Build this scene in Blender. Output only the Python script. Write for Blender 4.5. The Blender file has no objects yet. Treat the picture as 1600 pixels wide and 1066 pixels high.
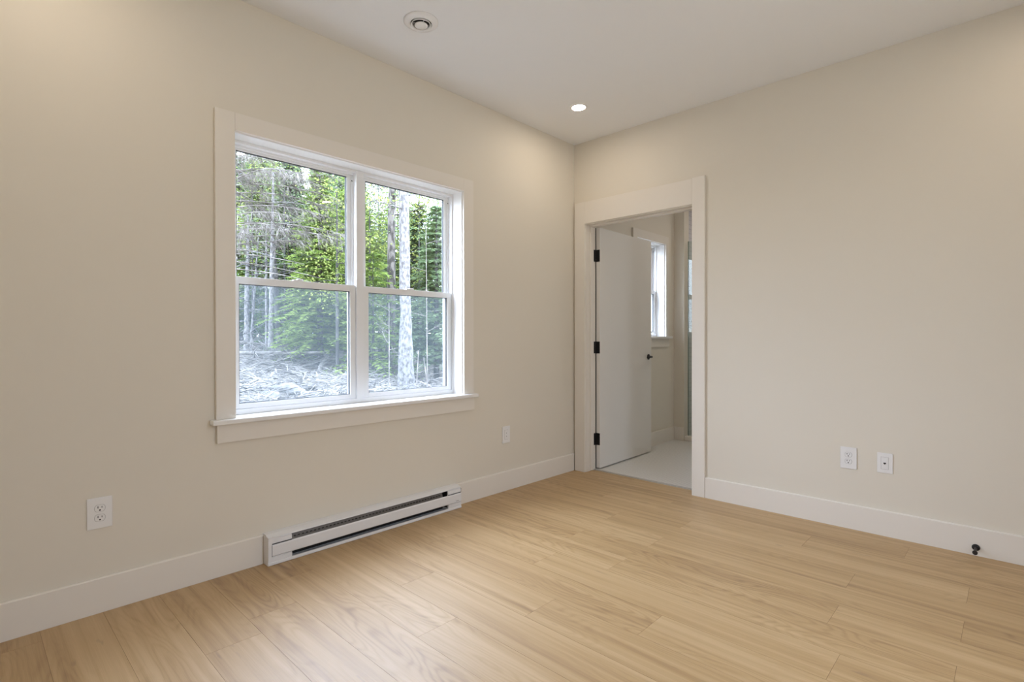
import bpy, bmesh, math, random
from mathutils import Vector, Matrix, noise
random.seed(7)
PI = math.pi
S = bpy.context.scene
COL = S.collection

# ------------------------------------------------------------------ camera
CAM = Vector((-3.5885, -2.6962, 1.1139))
YAW, PIT, ROL, FPX = 0.76196, -0.00547, -0.00124, 823.3
Fv = Vector((math.cos(YAW)*math.cos(PIT), math.sin(YAW)*math.cos(PIT), math.sin(PIT)))
R0 = Vector((math.sin(YAW), -math.cos(YAW), 0)); U0 = R0.cross(Fv)
Rv = math.cos(ROL)*R0 + math.sin(ROL)*U0; Uv = -math.sin(ROL)*R0 + math.cos(ROL)*U0
cd = bpy.data.cameras.new('camera'); cam = bpy.data.objects.new('camera', cd); COL.objects.link(cam)
m = Matrix((Rv, Uv, -Fv)).transposed().to_4x4(); m.translation = CAM
cam.matrix_world = m
cd.sensor_width = 36; cd.lens = FPX/1600*36; cd.clip_start = .02; cd.clip_end = 300
S.camera = cam

# ------------------------------------------------------------------ world, exposure
SKY = 25.0
LAMP = 10.8
w = bpy.data.worlds.new('overcast_sky'); S.world = w; w.use_nodes = True
wn = w.node_tree.nodes; wl = w.node_tree.links
bg = wn['Background']; bg.inputs['Strength'].default_value = SKY
wt = wn.new('ShaderNodeTexCoord'); wsx = wn.new('ShaderNodeSeparateXYZ'); wl.new(wt.outputs['Generated'], wsx.inputs[0])
wr = wn.new('ShaderNodeValToRGB'); wl.new(wsx.outputs[2], wr.inputs[0])      # overcast: below the horizon raised as added upward fill, brighter overhead
wr.color_ramp.elements[0].position = 0.0; wr.color_ramp.elements[0].color = (.44, .445, .45, 1)
wr.color_ramp.elements[1].position = .02; wr.color_ramp.elements[1].color = (.25, .285, .34, 1)
we = wr.color_ramp.elements.new(.65); we.color = (.60, .70, .90, 1)
we = wr.color_ramp.elements.new(1.); we.color = (.72, .83, 1.05, 1)
wl.new(wr.outputs[0], bg.inputs['Color'])
S.view_settings.view_transform = 'Standard'; S.view_settings.look = 'None'
S.view_settings.gamma = 1; S.view_settings.use_curve_mapping = False
S.view_settings.exposure = 0.0

def portal(loc, sx, sz, rz=0.):
    l = bpy.data.lights.new('window_portal', 'AREA'); l.shape = 'RECTANGLE'; l.size = sx; l.size_y = sz
    l.cycles.is_portal = True
    o = bpy.data.objects.new('window_portal', l); COL.objects.link(o); o.location = loc
    o.rotation_euler = (-PI/2, 0, rz)         # faces into the room (-y)
portal((-1.966, .19, 1.42), 1.46, 1.40)
portal((1.257, .19, 1.66), .68, 1.0)
portal((-2.1, -3.94, 1.42), .7, 1.40, PI)

# ------------------------------------------------------------------ materials
def newmat(name):
    m = bpy.data.materials.new(name); m.use_nodes = True
    nt = m.node_tree; return m, nt, nt.nodes, nt.links, nt.nodes['Principled BSDF']

def plain(name, col, rough=.5, metal=0., spec=.5, bump=0., bscale=200., var=0., vscale=3.):
    m, nt, n, l, b = newmat(name)
    b.inputs['Base Color'].default_value = (*col, 1); b.inputs['Roughness'].default_value = rough
    b.inputs['Metallic'].default_value = metal; b.inputs['Specular IOR Level'].default_value = spec
    tc = n.new('ShaderNodeTexCoord')
    if var:
        nz = n.new('ShaderNodeTexNoise'); nz.inputs['Scale'].default_value = vscale; nz.inputs['Detail'].default_value = 4
        l.new(tc.outputs['Object'], nz.inputs['Vector'])
        mx = n.new('ShaderNodeMix'); mx.data_type = 'RGBA'
        mx.inputs['A'].default_value = (*[c*(1-var) for c in col], 1); mx.inputs['B'].default_value = (*[min(1, c*(1+var)) for c in col], 1)
        l.new(nz.outputs['Fac'], mx.inputs['Factor']); l.new(mx.outputs['Result'], b.inputs['Base Color'])
    if bump:
        nz = n.new('ShaderNodeTexNoise'); nz.inputs['Scale'].default_value = bscale; nz.inputs['Detail'].default_value = 3
        l.new(tc.outputs['Object'], nz.inputs['Vector'])
        bp = n.new('ShaderNodeBump'); bp.inputs['Strength'].default_value = bump; bp.inputs['Distance'].default_value = .001
        l.new(nz.outputs['Fac'], bp.inputs['Height']); l.new(bp.outputs['Normal'], b.inputs['Normal'])
    return m

M_WALL = plain('wall_paint', (.80, .745, .645), .55, spec=.35, bump=.12, bscale=260)
M_CEIL = plain('ceiling_paint', (.91, .915, .92), .8, spec=.2, bump=.1, bscale=300)
M_TRIM = plain('trim_paint', (.855, .805, .73), .42, spec=.4, bump=.02)
M_DOOR = plain('door_paint', (.84, .82, .78), .5, spec=.35, bump=.03)
M_VINYL = plain('window_vinyl', (.88, .885, .885), .35, spec=.45, bump=.01)
M_PLATE = plain('plastic_plate', (.88, .87, .86), .3, bump=.01)
M_HEAT = plain('heater_enamel', (.84, .835, .84), .38, bump=.02)
M_BLACK = plain('black_metal', (.008, .008, .009), .42, bump=.02)
M_DARK = plain('dark_slot', (.012, .011, .010), .7, bump=.02)
M_GASKET = plain('grey_gasket', (.06, .065, .07), .6, bump=.02)
M_RUBBER = plain('dark_rubber', (.018, .013, .011), .7, bump=.02)
M_FIN = plain('heater_fins', (.16, .15, .14), .5, metal=.4, bump=.02)
M_STRIP = plain('threshold_strip', (.50, .47, .43), .45, metal=.2, bump=.05)
M_SEAL = plain('green_glass_edge', (.20, .24, .19), .3, bump=.01)
M_LOGO = plain('grey_print', (.30, .29, .29), .5, bump=.01)

def glass_mat(name, tint, screen=0.):
    m, nt, n, l, b = newmat(name); n.remove(b)
    out = n['Material Output']
    tr = n.new('ShaderNodeBsdfTransparent'); tr.inputs['Color'].default_value = (*tint, 1)
    gl = n.new('ShaderNodeBsdfGlossy'); gl.inputs['Roughness'].default_value = .02
    lw = n.new('ShaderNodeLayerWeight'); lw.inputs['Blend'].default_value = .5
    pw = n.new('ShaderNodeMath'); pw.operation = 'POWER'; l.new(lw.outputs['Facing'], pw.inputs[0]); pw.inputs[1].default_value = 5.
    fr = n.new('ShaderNodeMath'); fr.operation = 'MULTIPLY_ADD'; l.new(pw.outputs[0], fr.inputs[0]); fr.inputs[1].default_value = .92; fr.inputs[2].default_value = .05
    mx = n.new('ShaderNodeMixShader'); l.new(fr.outputs[0], mx.inputs[0]); l.new(tr.outputs[0], mx.inputs[1]); l.new(gl.outputs[0], mx.inputs[2])
    l.new(mx.outputs[0], out.inputs['Surface'])
    return m
M_GLASS = glass_mat('window_glass', (.97, .985, .98))
M_SHOWER = glass_mat('shower_glass', (.88, .93, .90))

def screen_mat():
    m, nt, n, l, b = newmat('insect_screen'); n.remove(b)
    out = n['Material Output']
    tr = n.new('ShaderNodeBsdfTransparent')
    df = n.new('ShaderNodeBsdfTranslucent'); df.inputs['Color'].default_value = (.155, .185, .20, 1)
    mx = n.new('ShaderNodeMixShader'); mx.inputs[0].default_value = .20
    l.new(tr.outputs[0], mx.inputs[1]); l.new(df.outputs[0], mx.inputs[2]); l.new(mx.outputs[0], out.inputs['Surface'])
    return m
M_SCREEN = screen_mat()

def floor_mat():
    m, nt, n, l, b = newmat('oak_plank')
    uv = n.new('ShaderNodeUVMap'); uv.uv_map = 'UVMap'
    at = n.new('ShaderNodeAttribute'); at.attribute_name = 'plank'
    sep = n.new('ShaderNodeSeparateXYZ'); l.new(uv.outputs[0], sep.inputs[0])
    sc = n.new('ShaderNodeSeparateColor'); l.new(at.outputs['Color'], sc.inputs[0])
    def math_(op, a, bb=None, c=None):
        x = n.new('ShaderNodeMath'); x.operation = op
        for i, v in enumerate((a, bb, c)):
            if v is None: continue
            if isinstance(v, (int, float)): x.inputs[i].default_value = v
            else: l.new(v, x.inputs[i])
        return x.outputs[0]
    def vec(x, y, z):
        c = n.new('ShaderNodeCombineXYZ')
        for i, v in enumerate((x, y, z)):
            if isinstance(v, (int, float)): c.inputs[i].default_value = v
            else: l.new(v, c.inputs[i])
        return c.outputs[0]
    def noise_(v, scale, det=3, rough=.5, dist=0):
        z = n.new('ShaderNodeTexNoise'); z.inputs['Scale'].default_value = scale; z.inputs['Detail'].default_value = det
        z.inputs['Roughness'].default_value = rough; z.inputs['Distortion'].default_value = dist
        l.new(v, z.inputs['Vector']); return z.outputs['Fac']
    u, v = sep.outputs[0], sep.outputs[1]     # u along plank (m), v across (m)
    off = math_('MULTIPLY', sc.outputs[0], 60.); off2 = math_('MULTIPLY', sc.outputs[1], 40.)
    # cathedral figure: contour lines of a stretched noise
    big = noise_(vec(math_('ADD', math_('MULTIPLY', u, 1.5), off), math_('ADD', math_('MULTIPLY', v, 7.5), off2), 0.), 1., 1.5, .4)
    rings = math_('SINE', math_('MULTIPLY', big, 105.))
    rings = math_('MULTIPLY_ADD', rings, .5, .5)
    rings = math_('POWER', rings, 2.2)
    wob = noise_(vec(math_('ADD', math_('MULTIPLY', u, 3.), off2), math_('MULTIPLY', v, 22.), off), 1., 3)
    # long streaks
    st = noise_(vec(math_('ADD', math_('MULTIPLY', u, .7), off), math_('MULTIPLY', v, 30.), off2), 1., 4, .6)
    fine = noise_(vec(math_('ADD', math_('MULTIPLY', u, 7.), off2), math_('MULTIPLY', v, 420.), off), 1., 3, .6)
    band = noise_(vec(math_('ADD', math_('MULTIPLY', u, .55), off2), math_('MULTIPLY', v, 11.), off), 1., 2)
    msk = n.new('ShaderNodeMapRange'); l.new(noise_(vec(math_('ADD', math_('MULTIPLY', u, .9), off2), math_('MULTIPLY', v, 3.), off), 1., 1), msk.inputs[0])
    msk.inputs['From Min'].default_value = .40; msk.inputs['From Max'].default_value = .62
    rmask = math_('MULTIPLY', rings, math_('MULTIPLY', wob, msk.outputs[0]))
    t = math_('ADD', math_('MULTIPLY_ADD', st, .72, -.06), math_('MULTIPLY', fine, .20))
    t = math_('ADD', t, math_('MULTIPLY', band, .45))
    t = math_('SUBTRACT', t, math_('MULTIPLY', rmask, .24))
    t = math_('ADD', t, math_('MULTIPLY_ADD', sc.outputs[2], .11, -.03))
    cr = n.new('ShaderNodeValToRGB'); l.new(t, cr.inputs[0])
    e = cr.color_ramp.elements
    e[0].position = .28; e[0].color = (.19, .098, .030, 1)
    e[1].position = .82; e[1].color = (.57, .385, .190, 1)
    x = e.new(.45); x.color = (.355, .208, .078, 1)
    x = e.new(.62); x.color = (.475, .300, .126, 1)
    # sparse dark knots and mineral marks
    kn = noise_(vec(math_('ADD', math_('MULTIPLY', u, 5.), off2), math_('ADD', math_('MULTIPLY', v, 24.), off), 3.), 1., 2)
    kr = n.new('ShaderNodeMapRange'); l.new(kn, kr.inputs[0])
    kr.inputs['From Min'].default_value = .70; kr.inputs['From Max'].default_value = .82
    mk = n.new('ShaderNodeMix'); mk.data_type = 'RGBA'; l.new(kr.outputs[0], mk.inputs['Factor'])
    l.new(cr.outputs[0], mk.inputs['A']); mk.inputs['B'].default_value = (.26, .155, .08, 1)
    l.new(mk.outputs['Result'], b.inputs['Base Color'])
    b.inputs['Roughness'].default_value = .33; b.inputs['Specular IOR Level'].default_value = 1.5
    bp = n.new('ShaderNodeBump'); bp.inputs['Strength'].default_value = .25; bp.inputs['Distance'].default_value = .0006
    l.new(fine, bp.inputs['Height']); l.new(bp.outputs[0], b.inputs['Normal'])
    rr = n.new('ShaderNodeMapRange'); l.new(st, rr.inputs[0]); rr.inputs['To Min'].default_value = .44; rr.inputs['To Max'].default_value = .54
    l.new(rr.outputs[0], b.inputs['Roughness'])
    return m
M_OAK = floor_mat()
M_GROOVE = plain('plank_groove', (.20, .13, .07), .8, bump=.02)

def tile_mat(name, col, grout, scale, kind):
    m, nt, n, l, b = newmat(name)
    tc = n.new('ShaderNodeTexCoord')
    if kind == 'mosaic':
        vo = n.new('ShaderNodeTexVoronoi'); vo.feature = 'DISTANCE_TO_EDGE'; vo.inputs['Scale'].default_value = scale
        vo.inputs['Randomness'].default_value = .25
        l.new(tc.outputs['Object'], vo.inputs['Vector']); src = vo.outputs['Distance']
        mr = n.new('ShaderNodeMapRange'); l.new(src, mr.inputs[0]); mr.inputs['From Min'].default_value = .02; mr.inputs['From Max'].default_value = .07
        fac = mr.outputs[0]
        mx = n.new('ShaderNodeMix'); mx.data_type = 'RGBA'; l.new(fac, mx.inputs['Factor'])
        mx.inputs['A'].default_value = (*grout, 1); mx.inputs['B'].default_value = (*col, 1)
        l.new(mx.outputs['Result'], b.inputs['Base Color'])
    else:
        mp = n.new('ShaderNodeMapping'); mp.inputs['Rotation'].default_value = (PI/2, 0, PI/2)
        mp.vector_type = 'POINT'
        sx = n.new('ShaderNodeSeparateXYZ'); l.new(tc.outputs['Object'], sx.inputs[0])
        cx = n.new('ShaderNodeCombineXYZ'); l.new(sx.outputs[1], cx.inputs[0]); l.new(sx.outputs[2], cx.inputs[1])
        br = n.new('ShaderNodeTexBrick'); br.inputs['Scale'].default_value = 1; br.inputs['Brick Width'].default_value = scale
        br.inputs['Row Height'].default_value = scale*.5; br.inputs['Mortar Size'].default_value = .003
        br.inputs['Color1'].default_value = (*col, 1); br.inputs['Color2'].default_value = (*[c*.96 for c in col], 1); br.inputs['Mortar'].default_value = (*grout, 1)
        l.new(cx.outputs[0], br.inputs['Vector']); l.new(br.outputs['Color'], b.inputs['Base Color'])
    b.inputs['Roughness'].default_value = .3
    return m
M_MOSAIC = tile_mat('penny_mosaic', (.80, .78, .75), (.62, .60, .57), 38, 'mosaic')
M_TILE = tile_mat('wall_tile', (.72, .70, .72), (.52, .51, .52), .10, 'brick')

def emit_mat(name, col, s):
    m, nt, n, l, b = newmat(name); n.remove(b)
    e = n.new('ShaderNodeEmission'); e.inputs['Color'].default_value = (*col, 1); e.inputs['Strength'].default_value = s
    l.new(e.outputs[0], n['Material Output'].inputs['Surface']); return m
M_LENS = emit_mat('lamp_lens', (1.0, .86, .70), LAMP*12)

def leaf_mat(name, c1, c2, trans=.45, vs=1.3):
    m, nt, n, l, b = newmat(name); n.remove(b)
    tc = n.new('ShaderNodeTexCoord'); nz = n.new('ShaderNodeTexNoise'); nz.inputs['Scale'].default_value = vs; nz.inputs['Detail'].default_value = 5
    l.new(tc.outputs['Object'], nz.inputs['Vector'])
    cr = n.new('ShaderNodeValToRGB'); l.new(nz.outputs['Fac'], cr.inputs[0])
    cr.color_ramp.elements[0].position = .38; cr.color_ramp.elements[0].color = (*c1, 1)
    cr.color_ramp.elements[1].position = .62; cr.color_ramp.elements[1].color = (*c2, 1)
    df = n.new('ShaderNodeBsdfDiffuse'); tl = n.new('ShaderNodeBsdfTranslucent'); mx = n.new('ShaderNodeMixShader')
    l.new(cr.outputs[0], df.inputs[0]); l.new(cr.outputs[0], tl.inputs[0]); mx.inputs[0].default_value = trans
    l.new(df.outputs[0], mx.inputs[1]); l.new(tl.outputs[0], mx.inputs[2]); l.new(mx.outputs[0], n['Material Output'].inputs['Surface'])
    return m
M_FIR_B = leaf_mat('fir_needles_bright', (.075, .125, .026), (.25, .33, .09))
M_FIR_D = leaf_mat('fir_needles_dark', (.032, .062, .032), (.10, .155, .072))
M_LEAF_Y = leaf_mat('spring_leaves', (.13, .185, .046), (.28, .31, .093), .5, 2.)
M_FIR_P = leaf_mat('fir_needles_pale', (.09, .14, .07), (.22, .29, .15))

def bark_mat(name, c1, c2, scale=6., zs=.35, lo=.45, hi=.6):
    m, nt, n, l, b = newmat(name)
    tc = n.new('ShaderNodeTexCoord'); mp = n.new('ShaderNodeMapping'); mp.inputs['Scale'].default_value = (1, 1, zs)
    l.new(tc.outputs['Object'], mp.inputs[0])
    nz = n.new('ShaderNodeTexNoise'); nz.inputs['Scale'].default_value = scale; nz.inputs['Detail'].default_value = 6
    l.new(mp.outputs[0], nz.inputs['Vector'])
    cr = n.new('ShaderNodeValToRGB'); l.new(nz.outputs['Fac'], cr.inputs[0])
    cr.color_ramp.elements[0].position = lo; cr.color_ramp.elements[0].color = (*c1, 1)
    cr.color_ramp.elements[1].position = hi; cr.color_ramp.elements[1].color = (*c2, 1)
    l.new(cr.outputs[0], b.inputs['Base Color']); b.inputs['Roughness'].default_value = .9
    return m
M_BARK_W = bark_mat('pale_bark', (.055, .052, .052), (.165, .16, .156), 30, .5, .40, .60)
M_BARK_M = bark_mat('mottled_bark', (0.0252, 0.0216, 0.0187), (0.1224, 0.1080, 0.0972), 14, .4, .44, .56)
M_BARK_G = bark_mat('grey_bark', (0.0252, 0.0245, 0.0238), (0.0648, 0.0634, 0.0612), 10, .3)
M_TWIG = bark_mat('dead_twigs', (0.0936, 0.0828, 0.0720), (0.2016, 0.1836, 0.1656), 5, 1.)
M_SLASH = bark_mat('bleached_slash', (.040, .036, .032), (.185, .173, .160), 3, 1., .40, .6)
M_ROCK = bark_mat('grey_rock', (0.0558, 0.0558, 0.0527), (0.1178, 0.1147, 0.1116), 8, 1.)
M_GROUND = bark_mat('cleared_ground', (0.0279, 0.0236, 0.0174), (0.1054, 0.0930, 0.0744), 2.6, 1., .36, .6)

# ------------------------------------------------------------------ mesh helpers
def tag(o, label=None, cat=None, group=None, kind=None):
    if label: o['label'] = label
    if cat: o['category'] = cat
    if group: o['group'] = group
    if kind: o['kind'] = kind
    return o
def empty(name, loc=(0, 0, 0), rz=0.):
    o = bpy.data.objects.new(name, None); COL.objects.link(o); o.location = loc; o.rotation_euler = (0, 0, rz)
    o.empty_display_size = .1; return o
def link(name, bm, mat, parent=None, loc=(0, 0, 0), smooth=False):
    me = bpy.data.meshes.new(name); bm.normal_update(); bm.to_mesh(me); bm.free()
    for mm in (mat if isinstance(mat, (list, tuple)) else [mat]): me.materials.append(mm)
    if smooth:
        for p in me.polygons: p.use_smooth = True
    o = bpy.data.objects.new(name, me); COL.objects.link(o)
    if parent is not None: o.parent = parent
    o.location = loc
    return o
def box(bm, a, b, bev=0., mi=0, seg=2):
    x0, y0, z0 = [min(a[i], b[i]) for i in range(3)]; x1, y1, z1 = [max(a[i], b[i]) for i in range(3)]
    vs = [bm.verts.new(p) for p in ((x0,y0,z0),(x1,y0,z0),(x1,y1,z0),(x0,y1,z0),(x0,y0,z1),(x1,y0,z1),(x1,y1,z1),(x0,y1,z1))]
    fs = [bm.faces.new([vs[i] for i in f]) for f in ((0,3,2,1),(4,5,6,7),(0,1,5,4),(1,2,6,5),(2,3,7,6),(3,0,4,7))]
    for f in fs: f.material_index = mi
    if bev:
        es = list({e for f in fs for e in f.edges})
        bmesh.ops.bevel(bm, geom=es, offset=bev, segments=seg, affect='EDGES', profile=.6, material=-1)
    return fs
def boxes(lst, bev=0.):
    bm = bmesh.new()
    for a, b in lst: box(bm, a, b, bev)
    return bm
def cyl(bm, c, axis, r0, r1, h, n=32, mi=0, cap=True):
    """frustum from c along axis"""
    ax = Vector(axis).normalized(); t = ax.orthogonal().normalized(); s = ax.cross(t); c = Vector(c)
    A = [bm.verts.new(c + (t*math.cos(2*PI*i/n) + s*math.sin(2*PI*i/n))*r0) for i in range(n)]
    B = [bm.verts.new(c + ax*h + (t*math.cos(2*PI*i/n) + s*math.sin(2*PI*i/n))*r1) for i in range(n)]
    for i in range(n):
        f = bm.faces.new((A[i], A[(i+1) % n], B[(i+1) % n], B[i])); f.material_index = mi
    if cap:
        bm.faces.new(A[::-1]).material_index = mi; bm.faces.new(B).material_index = mi
def lathe(bm, c, axis, prof, n=48, mi=0, close=False):
    ax = Vector(axis).normalized(); t = ax.orthogonal().normalized(); s = ax.cross(t); c = Vector(c)
    rings = []
    for r, h in prof:
        if r < 1e-5: rings.append([bm.verts.new(c + ax*h)])
        else: rings.append([bm.verts.new(c + ax*h + (t*math.cos(2*PI*i/n) + s*math.sin(2*PI*i/n))*r) for i in range(n)])
    for a, b in zip(rings, rings[1:]):
        for i in range(n):
            j = (i+1) % n
            if len(a) == 1 and len(b) == 1: continue
            if len(a) == 1: f = bm.faces.new((a[0], b[j], b[i]))
            elif len(b) == 1: f = bm.faces.new((a[i], a[j], b[0]))
            else: f = bm.faces.new((a[i], a[j], b[j], b[i]))
            f.material_index = mi
def extrude_x(bm, prof, x0, x1, mi=0):
    """closed profile of (y,z) points extruded along x"""
    A = [bm.verts.new((x0, y, z)) for y, z in prof]; B = [bm.verts.new((x1, y, z)) for y, z in prof]
    k = len(prof)
    for i in range(k):
        bm.faces.new((A[i], B[i], B[(i+1) % k], A[(i+1) % k])).material_index = mi
    bm.faces.new(A).material_index = mi; bm.faces.new(B[::-1]).material_index = mi
    bmesh.ops.recalc_face_normals(bm, faces=bm.faces)
def tube(bm, pts, rads, n=8, mi=0):
    prev = None; k = len(pts); pts = [Vector(p) for p in pts]
    ref = Vector((.31, .17, .93))
    for i, p in enumerate(pts):
        d = (pts[min(i+1, k-1)] - pts[max(i-1, 0)]).normalized()
        t = d.cross(ref).normalized() if abs(d.dot(ref)) < .98 else d.orthogonal().normalized(); s = d.cross(t)
        ring = [bm.verts.new(p + (t*math.cos(2*PI*j/n) + s*math.sin(2*PI*j/n))*rads[i]) for j in range(n)]
        if prev:
            for j in range(n):
                f = bm.faces.new((prev[j], prev[(j+1) % n], ring[(j+1) % n], ring[j])); f.material_index = mi; f.smooth = True
        prev = ring
    try: bm.faces.new(prev)
    except Exception: pass
def struct(name, bm, mat, **k):
    return tag(link(name, bm, mat, **k), kind='structure')

# ------------------------------------------------------------------ room shell
H = 2.74
X0, Y0 = -4.25, -3.75            # rear corner behind the camera
WT = .20                          # exterior wall thickness
# window 1 opening (rough) and bathroom window opening
W1 = (-2.695, -1.237, .715, 2.113)
W2 = (.985, 1.600, 1.105, 2.125)
def wall_y(name, x0, x1, op, ya=0., yb=WT):
    a, b, c, d = op
    return struct(name, boxes([((x0, ya, -.05), (a, yb, H+.05)), ((b, ya, -.05), (x1, yb, H+.05)),
                               ((a, ya, -.05), (b, yb, c)), ((a, ya, d), (b, yb, H+.05))]), M_WALL)
wall_y('wall_left', X0-.1, 0.06, W1)
wall_y('wall_bathroom_left', .06, 3.0, W2)
# door wall: opening y -1.058..-.107, to z 2.07
DY0, DY1, DZ = -1.058, -.107, 2.07
struct('wall_right', boxes([((0, Y0-.1, -.05), (.115, DY0, H+.05)), ((0, DY1, -.05), (.115, -.0005, H+.05)), ((0, DY0, DZ), (.115, DY1, H+.05))]), M_WALL)
RW = (-2.45-.02, -1.75+.02, .715, 2.113)          # opening for the unseen window added behind the camera as daylight fill
struct('wall_rear', boxes([((X0-.1, Y0-WT, -.05), (RW[0], Y0, H+.05)), ((RW[1], Y0-WT, -.05), (-.0005, Y0, H+.05)), ((RW[0], Y0-WT, -.05), (RW[1], Y0, RW[2])), ((RW[0], Y0-WT, RW[3]), (RW[1], Y0, H+.05))]), M_WALL)
struct('wall_side', boxes([((X0-.1, Y0, -.05), (X0, -.0005, H+.05))]), M_WALL)
struct('ceiling', boxes([((X0, Y0, H), (-.0005, -.0005, H+.05))]), M_CEIL)
# bathroom shell
struct('wall_bathroom_far', boxes([((1.80, -.118, -.05), (1.91, -.0005, H+.05))]), M_WALL)
struct('wall_shower', boxes([((2.75, -2.0, -.05), (2.85, -.0005, H+.05)), ((1.91, -.02, -.05), (2.75, -.0005, H+.05))]), M_TILE)
struct('wall_bathroom_near', boxes([((.115, -2.2, -.05), (2.85, -2.0, H+.05))]), M_WALL)
struct('ceiling_bathroom', boxes([((.115, -2.0, H), (2.75, -.0005, H+.05))]), M_CEIL)
struct('floor_bathroom', boxes([((.115, -2.0, -.04), (2.75, -.0005, .004))]), M_MOSAIC)
struct('trim_1', boxes([((1.81, -2.0, .004), (1.90, -.1185, .055))], .006), M_TRIM)      # shower kerb

# plank floor: one mesh, every plank a raised slab over a dark base
PW, PL = .193, 1.2745
def build_floor():
    bm = bmesh.new(); uvl = bm.loops.layers.uv.new('UVMap'); cl = bm.loops.layers.float_color.new('plank')
    box(bm, (X0, Y0, -.04), (.0, -.0, -.0012), mi=1)
    box(bm, (.0, DY0, -.04), (.098, DY1, -.0012), mi=1)
    rng = random.Random(11)
    known = {-1: -.64, 2: -1.09, 3: -.70, 4: -1.28, 5: -1.676, 7: -2.557, 8: -2.17, 9: -2.556, 10: -2.155, 11: -2.553, 12: -.60, 0: -1.78, 1: -1.53, 6: -.98, -2: -1.15, 13: -1.02, 14: -.3}
    g = .00045
    for k in range(-9, 16):
        xa = -2.805 + PW*k; xb = xa + PW
        if k >= 10: xa -= .002; 
        top = .098 if k >= 14 else 0
        xa = max(xa, X0); xb = min(xb, 0.0)
        spans = [(xa, xb, Y0, 0.)]
        if k == 14: spans = [(xa, 0.0, Y0, 0.)]
        if k == 15: spans = [(0.0, .098, DY0, DY1)]
        for (a, b, ya, yb) in spans:
            if b - a < .005: continue
            j = known.get(k, rng.uniform(-1.2, 0)); y = j
            while y < yb: y += PL
            while y > ya:
                y1 = min(y, yb); y0 = max(y-PL, ya)
                if y1 - y0 > .01:
                    r = (rng.random(), rng.random(), rng.random())
                    vs = [(a+g, y0+g), (b-g, y0+g), (b-g, y1-g), (a+g, y1-g)]
                    V = [bm.verts.new((px, py, 0.)) for px, py in vs]; L = [bm.verts.new((px, py, -.0012)) for px, py in vs]
                    fs = [bm.faces.new(V)] + [bm.faces.new((L[i], L[(i+1) % 4], V[(i+1) % 4], V[i])) for i in range(4)]
                    for f in fs:
                        for lp in f.loops:
                            lp[uvl].uv = (lp.vert.co.y - y, lp.vert.co.x - a); lp[cl] = (*r, 1)
                y -= PL
    return struct('floor', bm, [M_OAK, M_GROOVE])
build_floor()

# threshold strip between planks and bathroom tile
bm = bmesh.new(); box(bm, (.097, -1.04, -.002), (.122, -.125, .0065), .002); struct('trim_2', bm, M_STRIP)

# baseboards
HB = .142; TB = .014
HX0, HX1 = -2.556, -1.318         # heater span
def bb_prof(t=TB, h=HB): return [(0, 0), (-t, 0), (-t, h-.004), (-t+.004, h), (0, h)]
def baseboard(name, segs):
    bm = bmesh.new()
    for (a, b, axis) in segs:
        if axis == 'x': extrude_x(bm, [(y-.0003, z+.0005) for y, z in bb_prof()], a, b)
    return struct(name, bm, M_TRIM)
baseboard('baseboard_left', [(X0, HX0-.002, 'x'), (HX1+.002, -.021, 'x')])
def baseboard_y(name, y0, y1, x, sgn=-1):
    bm = bmesh.new(); extrude_x(bm, bb_prof(), y0, y1)
    for v in bm.verts: v.co = Vector((x + v.co.y*(-sgn)*1.0 if sgn > 0 else x + v.co.y, v.co.x, v.co.z+.0005))
    bmesh.ops.recalc_face_normals(bm, faces=bm.faces)
    return struct(name, bm, M_TRIM)
baseboard_y('baseboard_right', Y0, -1.1385, -.0003)
baseboard_y('baseboard_side', Y0, -.015, X0+.0003, sgn=1)
bm = bmesh.new(); extrude_x(bm, bb_prof(.014, .142), .24, 1.785)
for v in bm.verts: v.co.y -= .0003; v.co.z += .0045
struct('baseboard_bathroom_left', bm, M_TRIM)
baseboard_y('baseboard_bathroom_far', -.117, -.0005, 1.7997).location.z = .004

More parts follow.
